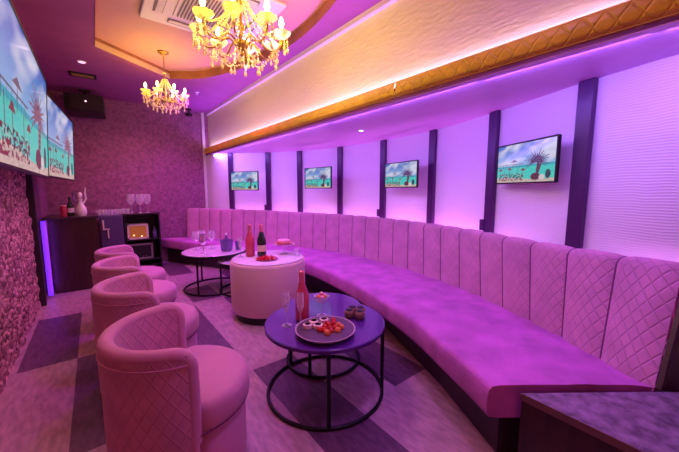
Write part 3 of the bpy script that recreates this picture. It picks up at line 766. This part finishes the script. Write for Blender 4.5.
def oven(name, label, loc, w, h, glow, framem):
    e = thing(name, label, 'oven', loc, 0)
    MB().box((0, .12, h / 2), (w, .26, h)).build('body', M['blackp'] if not glow else M['cream'], e, smooth=0, bevel=.004)
    f = MB()
    for cx, cz, sx, sz in ((0, .014, w, .028), (0, h - .014, w, .028), (-w / 2 + .014, h / 2, .028, h), (w / 2 - .014, h / 2, .028, h)): f.box((cx, -.018, cz), (sx, .015, sz))
    f.build('door_frame', framem, e, smooth=0, bevel=.003)
    MB().box((0, -.013, h / 2), (w - .05, .006, h - .05)).build('window', M['glow'] if glow else M['blackp'], e, smooth=0)
    d = MB()
    for x, z in ((-.06, .07), (.05, .05)) if glow else ((-.10, .05), (-.05, .05), (.02, .05), (.07, .05)): d.ball((x, -.02, z), .010 if glow else .007, 8, 6)
    d.build('lamp' if glow else 'knob', M['glowdot'] if glow else M['grey'], e)
    return e
oven('toaster_oven', 'small cream framed oven with glowing orange window on the upper shelf', (.54, 6.19, .519), .30, .255, True, M['cream'])
oven('black_oven', 'black oven with grey frame and knobs on the lower shelf', (.565, 6.19, .169), .35, .27, False, M['grey'])
MB0 = MB().lathe([(.001, 0), (.03, 0), (.032, .11), (.014, .15), (.012, .2), (.001, .2)], n=16)
tag(MB0.build('small_bottle', M['glassp'], loc=(.79, 6.22, .519), smooth=40), 'small dark bottle right of the glowing oven', 'bottle')

z = 1.002
rc = thing('red_tin', 'red round tin at the left end of the bar top', 'tin', (-.33, 5.45, z))
MB().lathe([(.001, 0), (.036, 0), (.036, .13), (.034, .135)], n=20).build('body', M['redcup'], rc); MB().lathe([(.037, .135), (.037, .15), (.001, .152)], n=20).build('lid', M['pink'], rc)
wb = thing('wine_bottle', 'dark bottle with pale label on the bar top beside the red tin', 'bottle', (-.26, 5.47, z))
MB().lathe([(.001, 0), (.036, 0), (.038, .01), (.038, .14), (.015, .19), (.013, .26), (.001, .26)], n=18).build('body', M['green'], wb, smooth=45)
MB().lathe([(.0385, .05), (.0385, .11)], n=18).build('paper_label', M['white'], wb)
fg = thing('tall_decanter', 'tall white stoppered decanter, tallest thing on the bar top', 'decanter', (-.15, 5.47, z))
MB().lathe([(.001, 0), (.05, 0), (.062, .03), (.058, .10), (.03, .16), (.02, .20), (.028, .23), (.001, .232)], n=20).build('body', M['china'], fg, smooth=60)
MB().ball((0, 0, .275), .028, sq=(1, 1, 1.6)).build('stopper', M['china'], fg)
MB().tube([(-.03, 0, .17), (-.065, 0, .2), (-.07, 0, .27), (-.06, 0, .33)], [.012, .012, .014, .01], 8).build('handle', M['glassp'], fg)
MB().tube([(.03, 0, .17), (.06, 0, .23), (.055, 0, .31), (.065, 0, .38)], [.012, .011, .010, .006], 8).build('spout', M['china'], fg)
tm = MB().lathe([(.001, 0), (.030, 0), (.033, .004), (.036, .085), (.034, .085), (.030, .008), (.001, .007)], n=18)
k = 0
for j, (n_, y0) in enumerate(((6, 6.16), (5, 6.25))):
    for i in range(n_):
        x = .06 + .052 * 0 + (i - .2 + .5 * j) * .076 - .01
        if k == 0: t0 = tm.build('bar_tumbler', M['glass'], loc=(x, y0, .951), smooth=45); o = t0
        else: o = t0.copy(); C.objects.link(o); o.location = (x, y0, .951)
        if x > .33: o.location = (x, y0, .961)
        tag(o, 'clear tumbler in the cluster on the fridge top', 'glass', 'tumblers on the fridge'); k += 1
for i, (x, y) in enumerate(((.48, 6.24), (.60, 6.20), (.71, 6.25))):
    stem_glass('goblet', ('left', 'middle', 'right')[i] + ' tall goblet on top of the black appliance cabinet', (x, y, .961), 'wine', 'goblets on the cabinet', s=1.6)

# ------------------------------------------------------------------ ceiling fittings
ac = thing('ceiling_cassette', 'white square air conditioner cassette in the tray ceiling', 'air conditioner', (.93, 3.0, ZT))
mb = MB(); mb.box((0, 0, -.014), (.98, .98, .028)); mb.build('panel', M['acwhite'], ac, smooth=0, bevel=.008)
mb = MB(); mb.box((0, 0, -.033), (.52, .52, .012)); mb.build('grille_frame', M['acwhite'], ac, smooth=0, bevel=.004)
mb = MB()
for i in range(18): mb.box((-.225 + .0265 * i, 0, -.041), (.012, .46, .008))
mb.build('grille', M['acgrey'], ac, smooth=0)
for k in range(4):
    rot = Matrix.Rotation(k * PI / 2, 3, 'Z')
    MB().box(rot @ Vector((0, .375, -.031)), (.56, .075, .008), rot).build('louvre', M['acgrey'], ac, smooth=0)
    MB().box(rot @ Vector((0, .37, -.038)), (.54, .05, .008), rot @ Matrix.Rotation(.15, 3, 'X')).build('flap', M['acwhite'], ac, smooth=0)
vn = thing('ceiling_vent', 'narrow slatted air vent in the dark ceiling', 'vent', (.0, 5.41, ZC), math.radians(-3)); vn.scale = (.82, .85, 1)
mb = MB(); mb.box((0, .09, -.008), (.34, .03, .016)); mb.box((0, -.09, -.008), (.34, .03, .016)); mb.box((.155, 0, -.008), (.03, .2, .016)); mb.box((-.155, 0, -.008), (.03, .2, .016))
mb.build('frame', M['blackp'], vn, smooth=0)
for i in range(4): MB().box((0, -.055 + .036 * i, -.01), (.28, .016, .01), Matrix.Rotation(.5, 3, 'X')).build('slat', M['brass'], vn, smooth=0)
dl = thing('downlight', 'round lit downlight in the dark ceiling before the vent', 'ceiling light', (.0, 4.87, ZC))
MB().lathe([(.038, -.008), (.046, 0)], n=24).build('ring', M['white'], dl); MB().lathe([(.001, -.007), (.036, -.009)], n=24).build('lens', M['lampw'], dl)
sp = thing('sprinkler', 'tiny white sprinkler head in the ceiling near the back corner', 'sprinkler', (1.36, 5.25, ZC))
MB().lathe([(.001, -.035), (.016, -.033), (.008, -.026), (.008, -.008), (.03, -.006), (.034, 0)], n=16).build('head', M['white'], sp)
cm = thing('security_camera', 'small black camera under the ceiling in the back corner', 'camera', (1.50, 6.40, ZC))
MB().lathe([(.045, -.02), (.05, 0)], n=20).build('base', M['blackp'], cm); MB().tube([(0, 0, -.02), (0, 0, -.07)], .012, 8).build('stalk', M['blackp'], cm)
MB().tube([(-.02, .06, -.09), (.01, -.06, -.11)], .035, 14).build('body', M['blackp'], cm)
sk = thing('hanging_loudspeaker', 'black loudspeaker hung under the ceiling in the far left corner', 'loudspeaker', (.0, 6.22, 2.50))
rot = Matrix.Rotation(-.15, 3, 'X') @ Matrix.Rotation(-.1, 3, 'Z')
MB().box((0, 0, .12), (.46, .30, .26), rot).build('cabinet', M['blackp'], sk, smooth=0, bevel=.012)
MB().box(rot @ Vector((.03, -.158, 0)) + Vector((0, 0, .12)), (.38, .012, .22), rot).build('grille', M['dark'], sk, smooth=0, bevel=.004)
MB().ball(rot @ Vector((.02, -.168, .015)) + Vector((0, 0, .12)), .014).build('indicator_lamp', M['lampw'], sk)
mb = MB(); mb.box((0, 0, .335), (.14, .10, .02)); mb.tube([(0, 0, .33), (0, 0, .22)], .014, 8); mb.build('bracket', M['blackm'], sk)

def chandelier(label, loc, drop, seed, sc=1.0):
    """loc is the hub centre; drop is the height from hub to ceiling"""
    drop /= sc
    e = thing('chandelier', label, 'chandelier', loc, 0, 'crystal chandeliers'); e.scale = (sc, sc, sc)
    MB().lathe([(.012, drop - .045), (.03, drop - .03), (.062, drop - .018), (.068, drop), (.001, drop)], n=28).build('canopy', M['brass'], e, smooth=50)
    mb = MB(); n = int((drop - .36 - .04) / .024) + 1
    for k in range(n):
        zc = .36 + .024 * k + .012; ph = k % 2 * PI / 2
        mb.tube([(math.cos(ph) * .008 * math.cos(w), math.sin(ph) * .008 * math.cos(w), zc + .016 * math.sin(w)) for w in [2 * PI * i / 10 for i in range(10)]], .0028, 5, closed=True)
    mb.build('chain', M['brass'], e)
    MB().lathe([(.001, -.075), (.010, -.068), (.014, -.055), (.007, -.042), (.03, -.03), (.045, -.005), (.040, .015), (.014, .03), (.010, .07), (.022, .09), (.022, .11), (.010, .13), (.010, .22), (.026, .245), (.018, .27), (.009, .29), (.009, .345), (.020, .355), (.006, .37), (.001, .372)], n=20).build('column', M['brass'], e, smooth=60)
    na = 8; Ra = .245
    tops = []
    for k in range(na):
        w = 2 * PI * k / na + .25; ux, uy = math.cos(w), math.sin(w)
        prof = [(.035, .0), (.07, .03), (.11, .02), (.15, -.02), (.195, -.03), (.232, -.005), (.245, .045)]
        pp = spline([(r, z_) for r, z_ in prof], 22)
        arm = MB().tube([(p.x * ux, p.x * uy, p.y) for p in pp], .0065, 8).build('arm', M['brass'], e, smooth=60)
        ax, ay = Ra * ux, Ra * uy
        mb = MB()
        for q in range(7):                                # petalled cup
            v = 2 * PI * q / 7
            mb.grid(lambda a, b, v=v: (ax + (.010 + .046 * b) * math.cos(v + (a - .5) * .95), ay + (.010 + .046 * b) * math.sin(v + (a - .5) * .95), .045 + .030 * b * b + .008 * math.cos((a - .5) * PI) * b), 4, 4)
        mb.build('flower_cup', M['flower'], arm, smooth=70)
        MB().lathe([(.011, .05), (.011, .105), (.001, .106)], (ax, ay, 0), 12).build('candle_sleeve', M['candle'], arm)
        MB().lathe([(.006, .105), (.013, .120), (.016, .135), (.012, .155), (.004, .172), (.001, .174)], (ax, ay, 0), 12).build('bulb', M['bulb'], arm, smooth=60)
        tops.append((ux, uy))
        for q in range(3):                                # drops hanging below the cup
            v = w + (q - 1) * 1.1; dx, dy = ax + .035 * math.cos(v), ay + .035 * math.sin(v)
            mb = MB().tube([(dx, dy, .05), (dx, dy, -.03)], .0015, 5)
            for z_, r in ((.03, .006), (.014, .006), (-.002, .006), (-.026, .010)): mb.ball((dx, dy, z_), r, 6, 5, (1, 1, 1.6 if r > .008 else 1))
            mb.build('crystal_drop', M['crystal'], arm, smooth=0)
        mb = MB()                                         # swag from the crown down to the arm
        for q in range(19):
            t = q / 18; r = .028 + (.225 - .028) * t; z_ = .26 * (1 - t) ** 1.6 + .05 * t - .0 * t
            mb.ball((r * ux, r * uy, z_), .0068, 6, 5)
        for q in range(17):
            t = q / 16; r = .028 + (.20 - .028) * t; z_ = .27 * (1 - t) ** 1.3 + .015 * t; v = w + PI / na
            mb.ball((r * math.cos(v), r * math.sin(v), z_), .0066, 6, 5)
        for z_, r in ((-.006, .006), (-.03, .011)): mb.ball((.2 * math.cos(w + PI / na), .2 * math.sin(w + PI / na), z_), r, 6, 5, (1, 1, 1.7))
        mb.build('crystal_strand', M['crystal'], e, smooth=0)
    for k in range(na):                                   # garlands from arm to arm and a lower ring
        (x0, y0), (x1, y1) = tops[k], tops[(k + 1) % na]
        mb = MB()
        for q in range(13):
            t = q / 12; s = 4 * t * (1 - t); x = (x0 * (1 - t) + x1 * t) * .235; y = (y0 * (1 - t) + y1 * t) * .235
            mb.ball((x, y, .03 - .085 * s), .0066, 6, 5)
        xm, ym = (x0 + x1) * .117, (y0 + y1) * .117
        for z_, r in ((-.072, .006), (-.098, .0105)): mb.ball((xm, ym, z_), r, 6, 5, (1, 1, 1.7))
        mb.build('crystal_garland', M['crystal'], e, smooth=0)
        mb = MB()
        for q in range(13):
            t = q / 12; s = 4 * t * (1 - t); r = .22 * (1 - t) + .035 * t
            mb.ball((r * x0, r * y0, -.01 - .075 * s - .03 * t), .006, 6, 5)
        mb.ball((.12 * x0, .12 * y0, -.135), .011, 6, 5, (1, 1, 1.7)); mb.ball((.12 * x0, .12 * y0, -.112), .006, 6, 5)
        mb.build('crystal_strand', M['crystal'], e, smooth=0)
    mb = MB()
    for z_, r in ((-.085, .008), (-.105, .014), (-.13, .009)): mb.ball((0, 0, z_), r, 8, 6)
    mb.build('pendant_crystal', M['crystal'], e, smooth=0)
    return e
NC = (.86, 2.15, 2.335); FC = (.75, 4.24, 2.40)
chandelier('big near crystal chandelier cut by the top edge, lit candle arms', NC, ZT - NC[2], 1, 1.1)
chandelier('smaller looking far crystal chandelier hanging before the back wall', FC, ZT - FC[2], 2, .88)

# ------------------------------------------------------------------ light
def area(name, loc, size, energy, col, rot=(0, 0, 0), spread=None):
    l = bpy.data.lights.new(name, 'AREA'); l.shape = 'RECTANGLE'; l.size, l.size_y = size; l.energy = energy; l.color = col
    if spread: l.spread = spread
    o = bpy.data.objects.new(name, l); C.objects.link(o); o.location = loc; o.rotation_euler = rot; return o
def point(name, loc, energy, col, r=.05):
    l = bpy.data.lights.new(name, 'POINT'); l.energy = energy; l.color = col; l.shadow_soft_size = r
    o = bpy.data.objects.new(name, l); C.objects.link(o); o.location = loc; return o
def spot(name, loc, energy, col, ang=130, r=.06, aim=None):
    l = bpy.data.lights.new(name, 'SPOT'); l.energy = energy; l.color = col; l.spot_size = math.radians(ang); l.spot_blend = 1.0; l.shadow_soft_size = r
    o = bpy.data.objects.new(name, l); C.objects.link(o); o.location = loc
    if aim: o.rotation_euler = (Vector(aim) - Vector(loc)).to_track_quat('-Z', 'Y').to_euler()
    return o
WARM = (1.0, .66, .03); VIO = (0.358, 0.16, 1.0); MAG = (.90, .10, .70)
for nm, c, p, q in (('near chandelier light', NC, 35, 1.1), ('far chandelier light', FC, 12, .88)):
    for k in range(8):
        w = 2 * PI * k / 8 + .25; point(nm, (c[0] + q * .245 * math.cos(w), c[1] + q * .245 * math.sin(w), c[2] + q * (.03 if q > 1 and k % 2 else .20)), p / 8, WARM, .018 * q)
# strip behind the valance
area('valance strip', (sofx(2.5) + .045, 2.5, ZS + .122), (.03, 7.9), 21, (.62, .33, 1.0), (PI, 0, math.atan(.10 / YB)))
o = area('valance strip', (sofx(2.5) + .02, 2.5, ZS + .15), (.03, 7.9), 24, (0.25, 0.008, 1.0), (PI, math.radians(-24), math.atan(.10 / YB)), spread=math.radians(100))
# violet strips under the soffit, just behind its lip, washing the curved wall
for i in range(9):
    y = 6.1 - i * .78
    l = area('soffit strip', (sofx(y) + .05, y, ZS - .012), (.04, .74), 5.035, VIO, (0, math.radians(-38), 0))
# ceiling spots: one at the real downlight, most others added fill without fixtures
for x, y, e, c in ((1.05, 5.5, 126.14, (0.566, 0.019, 1.0)),
        (0.0, 4.87, 39.44, (1.0, 0.345, 0.31)),
        (0.6, 5.7, 69.02, (1.0, 0.345, 0.31)),
        (1.05, 3.9, 126.14, (0.566, 0.019, 1.0)),
        (0, 1.5, 16, (1.0, 0.30, 0.2)),
        (0, 3.0, 9, (1.0, 0.30, 0.2)),
        (1.1, .7, 90.44, (0.579, 0.237, 1.0)),
        (1.1, 2.3, 90.44, (0.579, 0.237, 1.0)),
        (0.9, 0.2, 6.12, (1.0, 0.267, 0.333))):
    spot('downlight', (x, y, ZC - .02), e, c, 125 if x > 1 else 140, .12)
w = bpy.data.worlds.new('World'); bpy.context.scene.world = w; w.use_nodes = True
w.node_tree.nodes['Background'].inputs[0].default_value = (1.0, .22, .10, 1); w.node_tree.nodes['Background'].inputs[1].default_value = .34
for i in range(11):                                       # pink strip behind the banquette back, shining up the wall
    t = W.nearest((1.9, 6.0)) + (W.nearest((2.32, -.1)) - W.nearest((1.9, 6.0))) * (i + .5) / 11; c = W(t); tn = W.tan(t)
    nr = Vector((1.2, 3.0)) - c; nr = (nr - tn * nr.dot(tn)).normalized()
    area('banquette strip', (c.x + nr.x * .085, c.y + nr.y * .085, .72), (.60, .03), 3.0, (.85, .24, 1.0), (PI, 0, math.atan2(tn.y, tn.x)))
area('bar strip', (XL + .09, 5.16, .5), (.02, .9), .8, (.25, .03, 1.0), (PI / 2, 0, math.radians(-20)))

# ------------------------------------------------------------------ camera
cam = bpy.data.cameras.new('camera'); cam.sensor_width = 36; cam.lens = 36 * 307 / 679; cam.clip_start = .02
co = bpy.data.objects.new('camera', cam); C.objects.link(co); co.location = (0, 0, 1.35)
co.rotation_euler = (math.radians(90 - 6.688), 0, math.radians(-38.5145))
sc_ = bpy.context.scene; sc_.camera = co
sc_.view_settings.view_transform = 'Standard'; sc_.view_settings.look = 'None'; sc_.view_settings.gamma = 1; sc_.view_settings.exposure = 0
sc_.view_settings.use_curve_mapping = False
